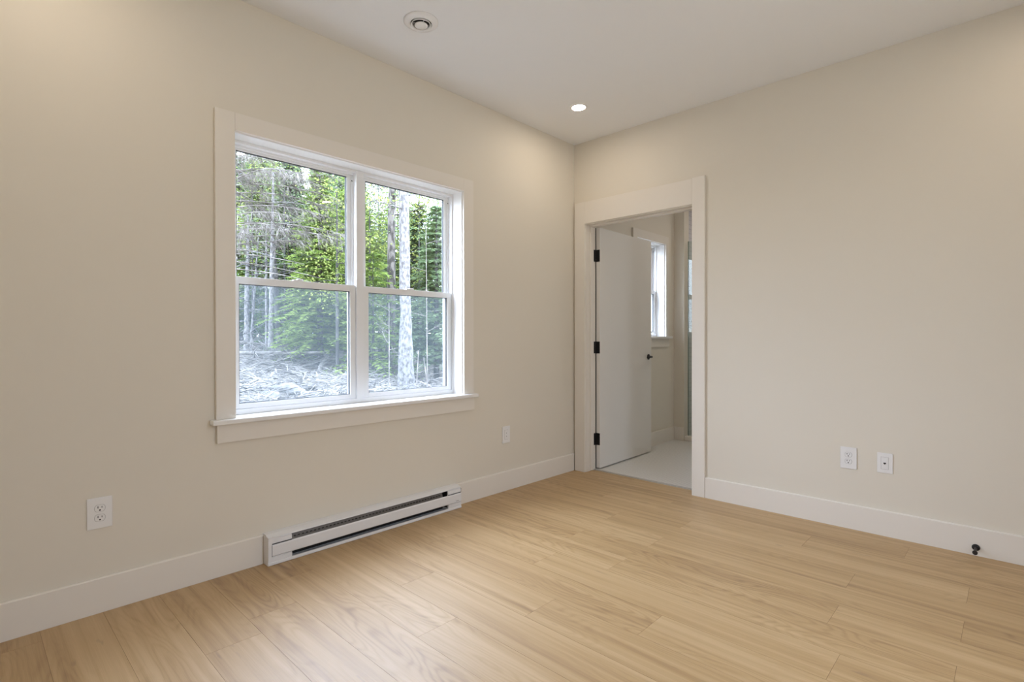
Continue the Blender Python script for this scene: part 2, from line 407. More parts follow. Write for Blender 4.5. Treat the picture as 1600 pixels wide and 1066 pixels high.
# ------------------------------------------------------------------ window builder
def build_window(name, x0, x1, z0, z1, units, cas_l=.092, cas_r=.092, cas_t=.09, cas_thick=.019, stool_l=.115, stool_r=.11, apron=.088, zmeet=1.405, lock=True):
    """x0..x1, z0..z1: clear opening inside the jamb boards; room side is -y; the vinyl frame starts at y=.09"""
    root = tag(empty(name, ((x0+x1)/2, 0, z0)), kind='structure')
    ox = -(x0+x1)/2; oz = -z0
    def put(nm, bm, mat, par=root, off=True, smooth=False):
        for v in bm.verts: v.co += Vector((ox, 0, oz))
        return link(nm, bm, mat, par, smooth=smooth)
    rv = .006
    # jamb boards
    put('jamb', boxes([((x0-.014, -.0005, z0), (x0, .19, z1)), ((x1, -.0005, z0), (x1+.014, .19, z1)), ((x0-.014, -.0005, z1), (x1+.014, .19, z1+.014))]), M_TRIM2)
    # casing: legs and head, eased edges
    ct = cas_thick
    L, R, T = x0-rv-cas_l+.006, x1+rv+cas_r-.006, z1+rv+cas_t-.006
    for nm, a, b in (('casing', (L, -ct, z0), (x0-rv, -.0003, T)), ('casing', (x1+rv, -ct, z0), (R, -.0003, T)), ('casing', (x0-rv+.0002, -ct, z1+rv), (x1+rv-.0002, -.0003, T))):
        bm = bmesh.new(); box(bm, a, b, .0018); put(nm, bm, M_TRIM)
    # stool with horns, and apron
    bm = bmesh.new(); box(bm, (x0-stool_l, -.052, z0-.023), (x1+stool_r, -.0003, z0-.0002), .005, seg=3)
    box(bm, (x0-.0138, -.006, z0-.0185), (x1+.0138, .185, z0-.0004)); put('window_sill', bm, M_TRIM2)
    bm = bmesh.new(); box(bm, (x0-stool_l+.027, -.019, z0-.0235-apron), (x1+stool_r-.012, -.0003, z0-.0235), .0018); put('apron', bm, M_TRIM)
    # vinyl frame
    fy0, fy1 = .090, .168
    W = x1-x0; mul = .046
    fr = []
    fw = .010
    fr += [((x0, fy0, z0), (x0+fw, fy1, z1)), ((x1-fw, fy0, z0), (x1, fy1, z1)), ((x0+fw, fy0, z1-.014), (x1-fw, fy1, z1)), ((x0+fw, fy0, z0), (x1-fw, fy1, z0+.026))]
    fr += [((x0+fw, .118, z1-.024), (x1-fw, fy1, z1-.0135)), ((x0+fw, .128, z1-.034), (x1-fw, .135, z1-.0235))]
    spans = []
    if units == 2:
        mc = (x0+x1)/2; a, b = mc-mul/2+.002, mc+mul/2+.002
        fr += [((a, fy0-.004, z0+.0262), (b, fy1, z1-.0342)), ((a, fy0-.004, z1-.0342), (b, fy1, z1-.0005))]
        spans = [(x0+fw, a), (b, x1-fw)]
    else: spans = [(x0+fw, x1-fw)]
    # centre rib between the two sash tracks
    for a, b in spans:
        fr += [((a, .121, zmeet+.02), (a+.012, .128, z1-.0345)), ((b-.012, .121, zmeet+.02), (b, .128, z1-.0345))]
        fr += [((a, .150, z0+.026), (a+.016, fy1, zmeet)), ((b-.016, .150, z0+.026), (b, fy1, zmeet))]
    bm = boxes(fr, .0012); put('window_frame', bm, M_VINYL)
    for a, b in spans:
        # lower sash (inner track) and upper sash (outer track)
        for nm, yy0, yy1, s0, s1, rail_b, rail_t, stl in (('lower_sash', .0945, .120, z0+.0285, zmeet+.018, .024, .036, .034), ('upper_sash', .1285, .152, zmeet-.018, z1-.0245, .034, .012, .030)):
            g = .0035
            A, B = a+g, b-g
            if nm == 'upper_sash': A += .004; B -= .004
            bm = boxes([((A, yy0, s0), (A+stl, yy1, s1)), ((B-stl, yy0, s0), (B, yy1, s1)), ((A+stl, yy0, s0), (B-stl, yy1, s0+rail_b)), ((A+stl, yy0, s1-rail_t), (B-stl, yy1, s1))], .0012)
            sash = put(nm, bm, M_VINYL)
            # glazing bead, gasket and pane
            gA, gB, gz0, gz1 = A+stl, B-stl, s0+rail_b, s1-rail_t
            ym = (yy0+yy1)/2
            k = .0035
            bm = boxes([((gA, ym-.006, gz0), (gA+k, ym+.006, gz1)), ((gB-k, ym-.006, gz0), (gB, ym+.006, gz1)), ((gA+k, ym-.006, gz0), (gB-k, ym+.006, gz0+k)), ((gA+k, ym-.006, gz1-k), (gB-k, ym+.006, gz1))])
            put('gasket', bm, M_GASKET, sash)
            bm = bmesh.new(); vs = [bm.verts.new(p) for p in ((gA+k, ym, gz0+k), (gB-k, ym, gz0+k), (gB-k, ym, gz1-k), (gA+k, ym, gz1-k))]; bm.faces.new(vs)
            put('glass_pane', bm, M_GLASS, sash)
            if nm == 'lower_sash' and lock:
                bm = bmesh.new(); mx = (A+B)/2
                box(bm, (mx-.028, .096, s1-.001), (mx+.028, .118, s1+.006), .002); box(bm, (mx-.006, .090, s1+.005), (mx+.022, .112, s1+.011), .002)
                put('sash_lock', bm, M_VINYL, sash)
        # insect screen outside the lower half
        bm = boxes([((a+.004, .158, z0+.027), (a+.018, .166, zmeet)), ((b-.018, .158, z0+.027), (b-.004, .166, zmeet)), ((a+.018, .158, z0+.027), (b-.018, .166, z0+.040)), ((a+.018, .158, zmeet-.012), (b-.018, .166, zmeet))])
        sc = put('screen_frame', bm, M_VINYL)
        bm = bmesh.new(); vs = [bm.verts.new(p) for p in ((a+.018, .162, z0+.04), (b-.018, .162, z0+.04), (b-.018, .162, zmeet-.012), (a+.018, .162, zmeet-.012))]; bm.faces.new(vs)
        put('screen_mesh', bm, M_SCREEN, sc)
        bm = bmesh.new(); cyl(bm, (b-.005, .124, z1-.0595), (-1, -1, 0), .0028, .0028, .012, 12)
        put('track_stop', bm, M_GASKET)
    return root
M_TRIM2 = plain('jamb_paint', (.88, .87, .85), .4, spec=.4, bump=.01)
build_window('window_1', -2.677, -1.254, .7355, 2.0965, 2)
build_window('window_2', 1.004, 1.583, 1.13, 2.098, 1, cas_l=.082, cas_r=.062, stool_l=.11, stool_r=.09, apron=.085, zmeet=1.60)
wr_ = build_window('window_added_fill', -2.45, -1.75, .7355, 2.0965, 1); wr_.location.y = Y0; wr_.rotation_euler.z = PI  # invented window, unseen, added to fill the room with daylight

# ------------------------------------------------------------------ door
def build_door():
    root = tag(empty('door_1', (.06, -.58, 0)), kind='structure')
    def put(nm, bm, mat, par=root, smooth=False):
        if par is root:
            for v in bm.verts: v.co -= Vector((.06, -.58, 0))
        return link(nm, bm, mat, par, smooth=smooth)
    jl, jr, jt = -.125, -1.040, 2.052
    put('door_frame', boxes([((-.0005, jl, .0005), (.130, DY1-.0005, jt)), ((-.0005, DY0+.0005, .0005), (.130, jr, jt)), ((-.0005, DY0+.0005, jt), (.130, DY1-.0005, DZ-.0005)),
                             ((.048, jl-.011, .0075), (.090, jl-.0002, jt-.011)), ((.048, jr+.0002, .0075), (.090, jr+.011, jt-.011)), ((.048, jr+.0002, jt-.011), (.090, jl-.0002, jt-.0002))], .0009), M_TRIM)
    ct = .019
    for a, b in (((-ct, -.1195, .0005), (-.0003, -.0205, 2.24)), ((-ct, -1.1375, .0005), (-.0003, -1.0455, 2.243)), ((-ct, -1.0452, 2.0575), (-.0003, -.1198, 2.238))):
        bm = bmesh.new(); box(bm, a, b, .0018); put('casing', bm, M_TRIM)
    # casing on the bathroom side
    for a, b in (((.1303, -.1195, .005), (.146, -.035, 2.14)), ((.1303, -1.13, .005), (.146, -1.0455, 2.14)), ((.1303, -1.0452, 2.0575), (.146, -.1198, 2.14))):
        bm = bmesh.new(); box(bm, a, b, .0018); put('casing', bm, M_TRIM)
    # leaf, hinged at the left jamb and swung into the bathroom
    leaf_w, th = .908, .036
    hinge = Vector((.1392, -.1278, 0)); ang = math.radians(1.4)
    bm = bmesh.new(); box(bm, (0, -th, .014), (leaf_w, 0, 2.046), .0012)
    leaf = link('door_leaf', bm, M_DOOR, root); leaf.location = hinge - Vector((.06, -.58, 0)); leaf.rotation_euler = (0, 0, ang)
    # lever handle on the visible face
    hx, hz = leaf_w-.060, .932
    bm = bmesh.new()
    lathe(bm, (hx, -th-.0002, hz), (0, -1, 0), [(.0, 0), (.0265, 0), (.0265, .005), (.024, .0075), (.011, .0085), (.0095, .0115), (.0095, .040), (.0, .0405)], 40)
    tube(bm, [(hx+.004, -th-.036, hz), (hx-.01, -th-.044, hz), (hx-.05, -th-.047, hz), (hx-.105, -th-.046, hz-.001)], [.0085, .0085, .0078, .0066], 14)
    link('door_handle', bm, M_BLACK, leaf, smooth=True)
    bm = bmesh.new()
    lathe(bm, (hx, .0002, hz), (0, 1, 0), [(.0, 0), (.0265, 0), (.0265, .005), (.024, .0075), (.011, .0085), (.0095, .040), (.0, .0405)], 40)
    tube(bm, [(hx+.004, .036, hz), (hx-.01, .044, hz), (hx-.05, .047, hz), (hx-.105, .046, hz-.001)], [.0085, .0085, .0078, .0066], 14)
    link('door_handle', bm, M_BLACK, leaf, smooth=True)
    bm = bmesh.new(); box(bm, (leaf_w-.0002, -th/2-.0125, hz-.028), (leaf_w+.0012, -th/2+.0125, hz+.028), .0005); box(bm, (leaf_w+.001, -th/2-.006, hz-.009), (leaf_w+.010, -th/2+.006, hz+.009), .002)
    link('latch', bm, M_BLACK, leaf)
    put('hinge_gap_shade', boxes([((.1302, -.1262, .012), (.1386, -.1196, 2.046))]), M_BLACK)  # black strip standing in for the shade in the hinge-side gap
    for z in (.258, 1.034, 1.809):
        bm = bmesh.new()
        hh = .050
        # knuckle barrel in five segments
        for i in range(5):
            cyl(bm, (.1335, -.1262, z-hh+i*.02+.0006), (0, 0, 1), .0058, .0058, .0188, 18)
        cyl(bm, (.1335, -.1262, z-hh-.003), (0, 0, 1), .0035, .005, .003, 14); cyl(bm, (.1335, -.1262, z+hh), (0, 0, 1), .005, .0035, .003, 14)
        box(bm, (.0935, -.1272, z-hh), (.1305, -.1252, z+hh), .0006)
        box(bm, (.1350, -.164, z-hh), (.1390, -.1268, z+hh), .0006)
        for dz in (-.033, 0, .033):
            cyl(bm, (.108+.006*(dz == 0), -.1272, z+dz), (0, -1, 0), .004, .0034, .0008, 12)
        put('hinge', bm, M_BLACK)
    return root
build_door()

# frameless glass panel of the shower, its edge seen through the doorway
t = tag(empty('shower_panel', (1.855, -.55, .056)), 'clear fixed glass shower panel with a dark edge seal, beyond the open white door', 'shower screen')
bm = bmesh.new(); box(bm, (-.005, -.38, .0), (.005, .406, 2.1)); link('glass', bm, M_SHOWER, t)
bm = bmesh.new(); box(bm, (-.0055, .4065, 0), (.0055, .4135, 2.1)); link('edge_seal', bm, M_SEAL, t)

# ------------------------------------------------------------------ baseboard heater
def build_heater():
    x0, x1 = HX0, HX1; L = x1-x0; hh = .146; D = .066
    root = tag(empty('baseboard_heater', ((x0+x1)/2, 0, .001)), 'long low white metal electric heater on the floor below the window', 'heater')
    a, b = -L/2, L/2
    # back and top pan: rear plate, sloped top lip, bottom lip
    bm = bmesh.new()
    extrude_x(bm, [(-.0005, 0), (-.0005, hh), (-.034, hh), (-D+.006, hh-.010), (-D+.004, hh-.0155), (-D+.0065, hh-.0165), (-D+.010, hh-.0135), (-.034, hh-.004), (-.006, hh-.004), (-.006, 0)], a, b)
    extrude_x(bm, [(-.006, 0), (-D-.002, 0), (-D-.004, .003), (-D-.003, .013), (-D+.001, .0165), (-D+.003, .0145), (-D+.001, .004), (-.006, .003)], a, b)
    link('housing', bm, M_HEAT, root)
    # front cover: gently bent sheet
    bm = bmesh.new()
    extrude_x(bm, [(-D+.002, .100), (-D-.004, .094), (-D-.0055, .047), (-D-.001, .0425), (-D+.002, .044), (-D-.0025, .048), (-D-.001, .093), (-D+.004, .098)], a+.018, b-.003)
    link('front_cover', bm, M_HEAT, root)
    # end caps (boxes with a rounded upper corner)
    def cap(xa, xb, inner):
        bm = bmesh.new()
        prof = [(-.0061, .004)]
        for (yy, zz) in ((-D-.0005, .004), (-D-.0005, .0385), (-D+.003, .0395), (-D+.003, .1045), (-D+.001, .1055), (-D+.003, .126), (-.036, hh-.0045), (-.0061, hh-.0045)): prof.append((yy, zz))
        extrude_x(bm, prof, xa, xb)
        return link('end_cap', bm, M_HEAT, root)
    cap(a+.001, a+.118, a); cap(b-.108, b-.001, b)
    # left outer frame edge with its rounded inner corner
    bm = bmesh.new(); n = 8; r = .028
    zt, zb = hh-.0165, .022
    P = [(a-.001, zb), (a-.001, hh-.010), (a+.060, hh-.010), (a+.060, zt)]
    P += [(a+.017+r-r*math.sin(PI/2*i/n), zt-r+r*math.cos(PI/2*i/n)) for i in range(n+1)] + [(a+.017, zb)]
    A = [bm.verts.new((x, -D+.002, z)) for x, z in P]; B = [bm.verts.new((x, -D-.005, z)) for x, z in P]
    bm.faces.new(A); bm.faces.new(B[::-1])
    for i in range(len(P)): bm.faces.new((A[i], A[(i+1) % len(P)], B[(i+1) % len(P)], B[i]))
    box(bm, (a-.001, -D+.002, .0), (a+.0005, -.001, hh-.006)); bmesh.ops.recalc_face_normals(bm, faces=bm.faces)
    link('side_trim', bm, M_HEAT, root)
    # dark interior, element fins and inner reflector
    bm = bmesh.new(); box(bm, (a+.119, -.0095, .005), (b-.109, -.0065, hh-.006)); box(bm, (a+.1185, -D+.012, .0215), (a+.1195, -.0065, hh-.012)); box(bm, (b-.1095, -D+.012, .0215), (b-.1085, -.0065, hh-.012)); link('back_plate', bm, M_DARK, root)
    bm = bmesh.new()
    cyl(bm, (a+.119, -.038, .075), (1, 0, 0), .005, .005, L-.228, 12)
    nf = 150
    for i in range(nf):
        x = a+.135 + (L-.30)*i/(nf-1); box(bm, (x-.0006, -.060, .044), (x+.0006, -.014, .112))
    link('heating_element', bm, M_FIN, root)
    # narrow dark joints between cover, caps and trim
    for p_, q_ in (((a+.0165, -D-.0005, .1000), (a+.118, -D+.004, .1040)), ((b-.108, -D-.0005, .1000), (b-.003, -D+.004, .1030)),
                   ((a+.0160, -D-.0052, .043), (a+.0182, -D+.002, .0998)), ((b-.0016, -D+.0008, .1032), (b-.0002, -D+.006, .128))):
        bm = bmesh.new(); box(bm, p_, q_); link('joint', bm, M_GASKET, root)
    # perforated guard seen in the top slot
    bm = bmesh.new(); y0g, z0g, y1g, z1g = -.062, .100, -.048, .124
    extrude_x(bm, [(-.062, .098), (-.0505, .1275), (-.0495, .127), (-.061, .0975)], a+.1195, b-.150)
    link('top_grille', bm, M_FIN, root)
    bm = bmesh.new(); N = 44
    for i in range(N):
        x = a+.135 + (L-.31)*i/(N-1); box(bm, (x-.0045, -.0603, .1120), (x+.0045, -.0555, .1155))
    link('grille_holes', bm, M_DARK, root)
    # small printed maker mark, too fine to read
    bm = bmesh.new(); x = b-.048
    for wd, hgt in ((.0035, .004), (.003, .0028), (.0025, .004), (.003, .0028), (.0032, .0045), (.003, .0028)):
        box(bm, (x, -D-.0062, .052), (x+wd*.75, -D-.0053, .052+hgt)); x += wd+.0012
    link('maker_mark', bm, M_LOGO, root)
build_heater()

# ------------------------------------------------------------------ wall plates
def plate_root(name, loc, rz, label, cat, group=None):
    o = tag(empty(name, loc, rz), label, cat, group); return o
def plate_bm(wd, ht, win):
    """faceplate in the xz plane, front towards -y, with a slightly pillowed bevelled rim and window"""
    bm = bmesh.new(); box(bm, (-wd/2, -.0055, -ht/2), (wd/2, -.0002, ht/2), .0028, seg=3)
    return bm
def duplex(loc, rz, label):
    r = plate_root('duplex_outlet', loc, rz, label, 'outlet', 'electrical duplex outlets')
    link('faceplate', plate_bm(.083, .126, None), M_PLATE, r)
    for s in (1, -1):
        bm = bmesh.new(); cz = s*.0195; n = 32; R = .0172
        P = []
        for i in range(n):
            th = 2*PI*i/n; x, z = R*math.cos(th), R*math.sin(th); z = max(-.0135, min(.0135, z)); P.append((x, z+cz))
        A = [bm.verts.new((x, -.0050, z)) for x, z in P]; B = [bm.verts.new((x*.97, -.0078, cz+(z-cz)*.97)) for x, z in P]
        bm.faces.new(B[::-1])
        for i in range(n): bm.faces.new((A[i], A[(i+1) % n], B[(i+1) % n], B[i]))
        bmesh.ops.recalc_face_normals(bm, faces=bm.faces)
        soc = link('socket', bm, M_PLATE, r)
        bm = bmesh.new()
        box(bm, (-.0078, -.0082, cz+.0005), (-.0052, -.0077, cz+.0092)); box(bm, (.0052, -.0082, cz+.0012), (.0074, -.0077, cz+.0085))
        cyl(bm, (0, -.0077, cz-.0070), (0, -1, 0), .0031, .0031, .0005, 16)
        link('slots', bm, M_DARK, soc)
        bm = bmesh.new(); n = 32
        for i in range(n):
            th0, th1 = 2*PI*i/n, 2*PI*(i+1)/n
            q = []
            for th, k in ((th0, 1.0), (th1, 1.0), (th1, 1.07), (th0, 1.07)):
                x, z = R*math.cos(th)*k, max(-.0135*k, min(.0135*k, R*math.sin(th)*k)); q.append(bm.verts.new((x, -.0057, z+cz)))
            bm.faces.new(q)
        link('rim_gap', bm, M_GAP, soc)
    bm = bmesh.new(); cyl(bm, (0, -.0054, 0), (0, -1, 0), .0033, .0028, .0009, 16); box(bm, (-.0026, -.0066, -.0004), (.0026, -.0062, .0004)); link('screw', bm, M_PLATE, r)
    return r
M_GAP = plain('rim_shadow_gap', (.42, .40, .39), .6, bump=.01)
duplex((-3.1985, -.0002, .4045), 0, 'white duplex outlet left of the heater, on the window wall')
duplex((-.0002, -1.9945, .4105), -PI/2, 'white duplex outlet on the door wall, beside the single jack plate')
# right-hand jack plate
def jack_plate(loc, rz, label, two):
    r = plate_root('jack_plate', loc, rz, label, 'wall plate')
    wd, ht = (.079, .122) if two else (.073, .113)
    link('faceplate', plate_bm(wd, ht, None), M_PLATE, r)
    bm = bmesh.new(); box(bm, (-.0166, -.0070, -.0335), (.0166, -.0050, .0335), .0008); ins = link('insert', bm, M_PLATE, r)
    bm = boxes([((-.0178, -.0058, -.0347), (-.0168, -.0050, .0347)), ((.0168, -.0058, -.0347), (.0178, -.0050, .0347)), ((-.0178, -.0058, .0337), (.0178, -.0050, .0347)), ((-.0178, -.0058, -.0347), (.0178, -.0050, -.0337))])
    link('insert_gap', bm, M_GAP, r)
    if two:
        bm = bmesh.new()
        for z in (.012, -.012): box(bm, (-.0022, -.0076, z-.004), (.0022, -.0069, z+.004))
        link('slots', bm, M_GAP, ins)
    else:
        bm = bmesh.new(); box(bm, (-.0105, -.0082, -.010), (.0105, -.0068, .010), .0008); link('jack', bm, M_PLATE, ins)
        bm = bmesh.new(); box(bm, (-.0058, -.0088, -.0036), (.0058, -.0081, .0036)); box(bm, (-.0028, -.0088, -.0060), (.0028, -.0081, -.0036)); link('jack_opening', bm, M_DARK, ins)
    for z in (ht*.42, -ht*.42):
        bm = bmesh.new(); cyl(bm, (0, -.0054, z), (0, -1, 0), .0028, .0024, .0007, 14); link('screw', bm, M_PLATE, r)
    return r
jack_plate((-.8300, -.0002, .4075), 0, 'small white plate with two slots, between window and corner above the baseboard', True)
jack_plate((-.0002, -2.1700, .4085), -PI/2, 'white single jack plate with one dark opening, furthest right on the wall', False)

# ------------------------------------------------------------------ door stop
r = tag(empty('door_stop', (-.0145, -2.556, .043)), 'small black round-based door stop screwed to the right baseboard', 'door stop')
bm = bmesh.new(); lathe(bm, (0, 0, 0), (-1, 0, 0), [(0, 0), (.0165, 0), (.0165, .003), (.014, .006), (.008, .008), (.0075, .010), (0, .010)], 32); link('base', bm, M_BLACK, r, smooth=False)
bm = bmesh.new(); lathe(bm, (-.008, 0, 0), (-1, 0, 0), [(.0055, 0), (.0055, .070), (.007, .072), (.007, .078), (0, .078)], 24); link('stem', bm, M_BLACK, r)
bm = bmesh.new(); lathe(bm, (-.086, 0, 0), (-1, 0, 0), [(.0095, 0), (.0105, .002), (.0105, .010), (.008, .0135), (0, .014)], 24); link('rubber_tip', bm, M_RUBBER, r)

# ------------------------------------------------------------------ ceiling vent
r = tag(empty('air_vent', (-1.946, -.487, H-.0002)), 'round white stepped air vent on the ceiling above the window', 'vent')
bm = bmesh.new(); lathe(bm, (0, 0, 0), (0, 0, -1), [(.060, .0), (.088, 0), (.088, .004), (.083, .009), (.066, .014), (.058, .0155), (.054, .0135), (.052, .003), (.060, .0)], 64); link('outer_ring', bm, M_PLATE, r, smooth=True)
bm = bmesh.new(); lathe(bm, (0, 0, 0), (0, 0, -1), [(.0, .0002), (.0595, .0002)], 48); link('duct', bm, M_DARK, r)
bm = bmesh.new(); lathe(bm, (0, 0, 0), (0, 0, -1), [(.043, .004), (.0505, .015), (.0515, .0195), (.0495, .0205), (.0455, .0165), (.041, .005), (.043, .004)], 64); link('inner_ring', bm, M_PLATE, r, smooth=True)
bm = bmesh.new(); lathe(bm, (0, 0, 0), (0, 0, -1), [(.0, .010), (.027, .015), (.0335, .019), (.033, .0225), (.029, .0245), (0, .0255)], 64); link('centre_disc', bm, M_PLATE, r, smooth=True)
bm = bmesh.new(); cyl(bm, (0, 0, 0), (0, 0, -1), .004, .004, .010, 12)
for k in range(3):
    th = k*2*PI/3+.4; tube(bm, [(0, 0, -.0085), (.052*math.cos(th), .052*math.sin(th), -.010)], [.0018, .0018], 6)
link('spindle', bm, M_PLATE, r)

# ------------------------------------------------------------------ recessed lights
M_LENS_B = emit_mat('added_bathroom_lens', (1.0, .88, .76), LAMP*18)  # lens for the unseen lamps added to brighten the bathroom
def downlight(x, y, label, lens=None):
    r = tag(empty('recessed_light', (x, y, H-.0002)), label, 'light', 'recessed ceiling lights')
    bm = bmesh.new(); lathe(bm, (0, 0, 0), (0, 0, -1), [(.047, .0005), (.060, 0), (.060, .002), (.056, .0045), (.049, .0045), (.046, .0015)], 48); link('trim_ring', bm, M_PLATE, r, smooth=True)
    bm = bmesh.new(); lathe(bm, (0, 0, 0), (0, 0, -1), [(0, .0016), (.046, .0016)], 32)
    for f in bm.faces: f.normal_flip() if f.normal.z > 0 else None
    link('lens', bm, lens or M_LENS, r)
    return r
downlight(-.570, -.468, 'lit round recessed ceiling light near the corner above the doorway')
downlight(-3.40, -.468, 'lit recessed ceiling light on the window side, out of frame overhead to the left')
downlight(-.570, -2.95, 'added recessed ceiling light for even fill by the door wall, out of frame to the right')  # unseen lamp added to even out the room light
downlight(-3.40, -2.95, 'added recessed ceiling light for even fill, unseen above the camera')  # second unseen lamp added for even light
r = downlight(1.25, -1.1, 'added recessed ceiling light brightening the bathroom, hidden behind the door wall', M_LENS_B)  # added lamp, unseen, lifts the bathroom brightness
downlight(2.3, -1.0, 'added recessed ceiling light brightening the shower, hidden behind the door wall', M_LENS_B)  # added lamp, unseen, lights the shower tiles
r.location.z = H-.0002

# ------------------------------------------------------------------ outdoors
def spot(px, D):                     # ground position seen along an image column at a given depth
    d = Fv + (px-800)/FPX*Rv; p = CAM + d*D; return p.x, p.y
def plane3():
    P = []
    for px, D, z in ((372, 6, .38), (390, 14, .78), (634, 9, .27)):
        x, y = spot(px, D); P.append(Vector((x, y, z)))
    nrm = (P[1]-P[0]).cross(P[2]-P[0]); return nrm, P[0]
NRM, P00 = plane3()
def gz(x, y):
    z = P00.z - (NRM.x*(x-P00.x) + NRM.y*(y-P00.y))/NRM.z
    z = max(z, .24) if z > .24 else .24
    z = min(z, 1.15 + .25*(z-1.15)) if z > 1.15 else z
    z += .05*noise.noise(Vector((x*.9, y*.9, 0))) + .02*noise.noise(Vector((x*3, y*3, 5)))
    return z - max(0, (2.2-y))*.25*(1 if y < 2.2 else 0)
bm = bmesh.new(); NX, NY = 110, 90; gx0, gx1, gy0, gy1 = -16., 42., .35, 44.
grid = [[bm.verts.new((gx0+(gx1-gx0)*i/NX, gy0+(gy1-gy0)*(j/NY)**1.6, 0)) for j in range(NY+1)] for i in range(NX+1)]
for row in grid:
    for v in row: v.co.z = gz(v.co.x, v.co.y)
for i in range(NX):
    for j in range(NY): bm.faces.new((grid[i][j], grid[i+1][j], grid[i+1][j+1], grid[i][j+1]))
o = struct('ground', bm, M_GROUND, smooth=True)

def card(bm, c, d, nrm, ln, wd, mi=0):
    """small pointed leaf/needle spray: a folded kite of two triangles"""
    s = d.cross(nrm).normalized()*wd; 
    a = bm.verts.new(c); b = bm.verts.new(c+d*ln*.45+s); e = bm.verts.new(c+d*ln); f = bm.verts.new(c+d*ln*.45-s)
    q = bm.faces.new((a, b, e, f)); q.material_index = mi

def conifer_mesh(seed, Ht, Rb, z0=.12, nw=26, nb=7, dens=1.0, droop=.35, spray=.15):
    rng = random.Random(seed); bm = bmesh.new(); bt = bmesh.new()
    tube(bt, [(0, 0, -.3), (0, 0, Ht*.3), (0, 0, Ht*.65), (0, 0, Ht)], [Ht*.014, Ht*.0115, Ht*.007, Ht*.001], 8)
    for i in range(nw):
        f = i/(nw-1); z = Ht*(z0+(.97-z0)*f); L0 = Rb*(1-f)**.8*(.75+.5*rng.random())+.12
        for j in range(nb):
            th = 2*PI*(j+rng.random()*.8)/nb + i*1.1; L = L0*(.7+.5*rng.random())
            hd = Vector((math.cos(th), math.sin(th), 0)); side = Vector((-hd.y, hd.x, 0))
            n = max(3, int(L*14*dens)); tip = []
            for k in range(n):
                t = (k+.4)/n; p = Vector((0, 0, z)) + hd*L*t + Vector((0, 0, -droop*L*t*t + .12*L*t))
                for s in (-1, 1):
                    ln = spray*(1.25-.6*t)*(.7+.6*rng.random()); d = (hd*(.45+.3*rng.random()) + side*s*(1-.3*t) + Vector((0, 0, rng.uniform(-.35, .12)))).normalized()
                    nr = (Vector((0, 0, 1)) + Vector((rng.uniform(-.6, .6), rng.uniform(-.6, .6), 0))).normalized()
                    card(bm, p, d, nr, ln*1.5, ln*.20); 
                    q = p + d*ln*.6
                    card(bm, q, (d+hd*.8).normalized(), nr, ln*.9, ln*.16)
                    card(bm, q, (d-hd*.5+Vector((0, 0, -.3))).normalized(), nr, ln*.8, ln*.16)
                tip.append(p)
            tube(bt, [(0, 0, z)]+[tip[len(tip)//2], tip[-1]], [.012*Ht/9, .008*Ht/9, .003], 4)
    return bm, bt
def tomesh(bm, mat, smooth=False):
    me = bpy.data.meshes.new('m'); bm.normal_update(); bm.to_mesh(me); bm.free(); me.materials.append(mat)
    if smooth:
        for p in me.polygons: p.use_smooth = True
    return me
KIND = {}
def conifer_kind(key, seed, Ht, Rb, leafm, barkm, **k):
    a, b = conifer_mesh(seed, Ht, Rb, **k); KIND[key] = (tomesh(a, leafm), tomesh(b, barkm))
conifer_kind('bright', 1, 8.2, 1.7, M_FIR_B, M_BARK_G, nw=34, nb=8, z0=.10, spray=.17)
conifer_kind('dark', 2, 9.2, 1.9, M_FIR_D, M_BARK_G, nw=32, nb=8, z0=.08, spray=.19)
conifer_kind('pale', 3, 7.6, 1.6, M_FIR_P, M_BARK_G, nw=30, nb=8, z0=.10, spray=.17)
conifer_kind('young', 4, 2.1, .75, M_FIR_B, M_BARK_G, nw=14, nb=7, z0=.05, spray=.10)
conifer_kind('tall', 5, 9.5, 1.5, M_FIR_D, M_BARK_G, nw=26, nb=7, z0=.30, spray=.18)
used = {}
rng = random.Random(5)
def conifer(kind, px, D, s=1., rz=0., label='', group='firs in the forest outside', dz=0.):
    x, y = spot(px, D); r = tag(empty('fir_tree', (x, y, gz(x, y)+dz-.02), rz), label, 'tree', group); hh = {'bright': 8.2, 'dark': 9.2, 'pale': 7.6, 'tall': 9.5, 'young': 99}[kind]
    s = min(s, (1.1 + (.365 if px < 430 else .335 if px < 560 else .25)*D*rng.uniform(.97, 1.06) - gz(x, y))/hh) if kind != 'young' else s
    r.scale = (max(s, .55)*(1.0 if kind == 'young' else 1.12), max(s, .55)*(1.0 if kind == 'young' else 1.12), s)
    f = bpy.data.objects.new('foliage', KIND[kind][0]); t = bpy.data.objects.new('trunk', KIND[kind][1])
    for o in (f, t): COL.objects.link(o); o.parent = r
    return r
rng = random.Random(5)
# front firs
conifer('bright', 500, 11.5, 1.05, .3, 'bright green fir filling the middle of the left upper pane')
conifer('bright', 552, 12.8, 1.0, 1.7, 'bright green fir right behind the window mullion')
conifer('dark', 455, 14.5, 1.0, 2.2, 'darker fir between the thin pale trunks and the bright fir')
conifer('bright', 410, 16.0, 1.05, 4.1, 'light green fir standing behind the group of thin pale trunks')
conifer('pale', 682, 11.0, .50, .9, 'grey-green fir right of the thick pale trunk')
conifer('dark', 655, 14.0, .72, 2.9, 'low dark fir just behind the thick pale trunk, to its right')
conifer('young', 475, 12.3, 1.0, .5, 'young light green fir at the edge of the brush, left lower pane')
conifer('young', 583, 10.6, 1.2, 2.4, 'young light green fir left of the thick pale trunk, right lower pane')
conifer('pale', 372, 17.0, 1.0, 1.2, 'grey-green fir at the far left edge of the left pane')
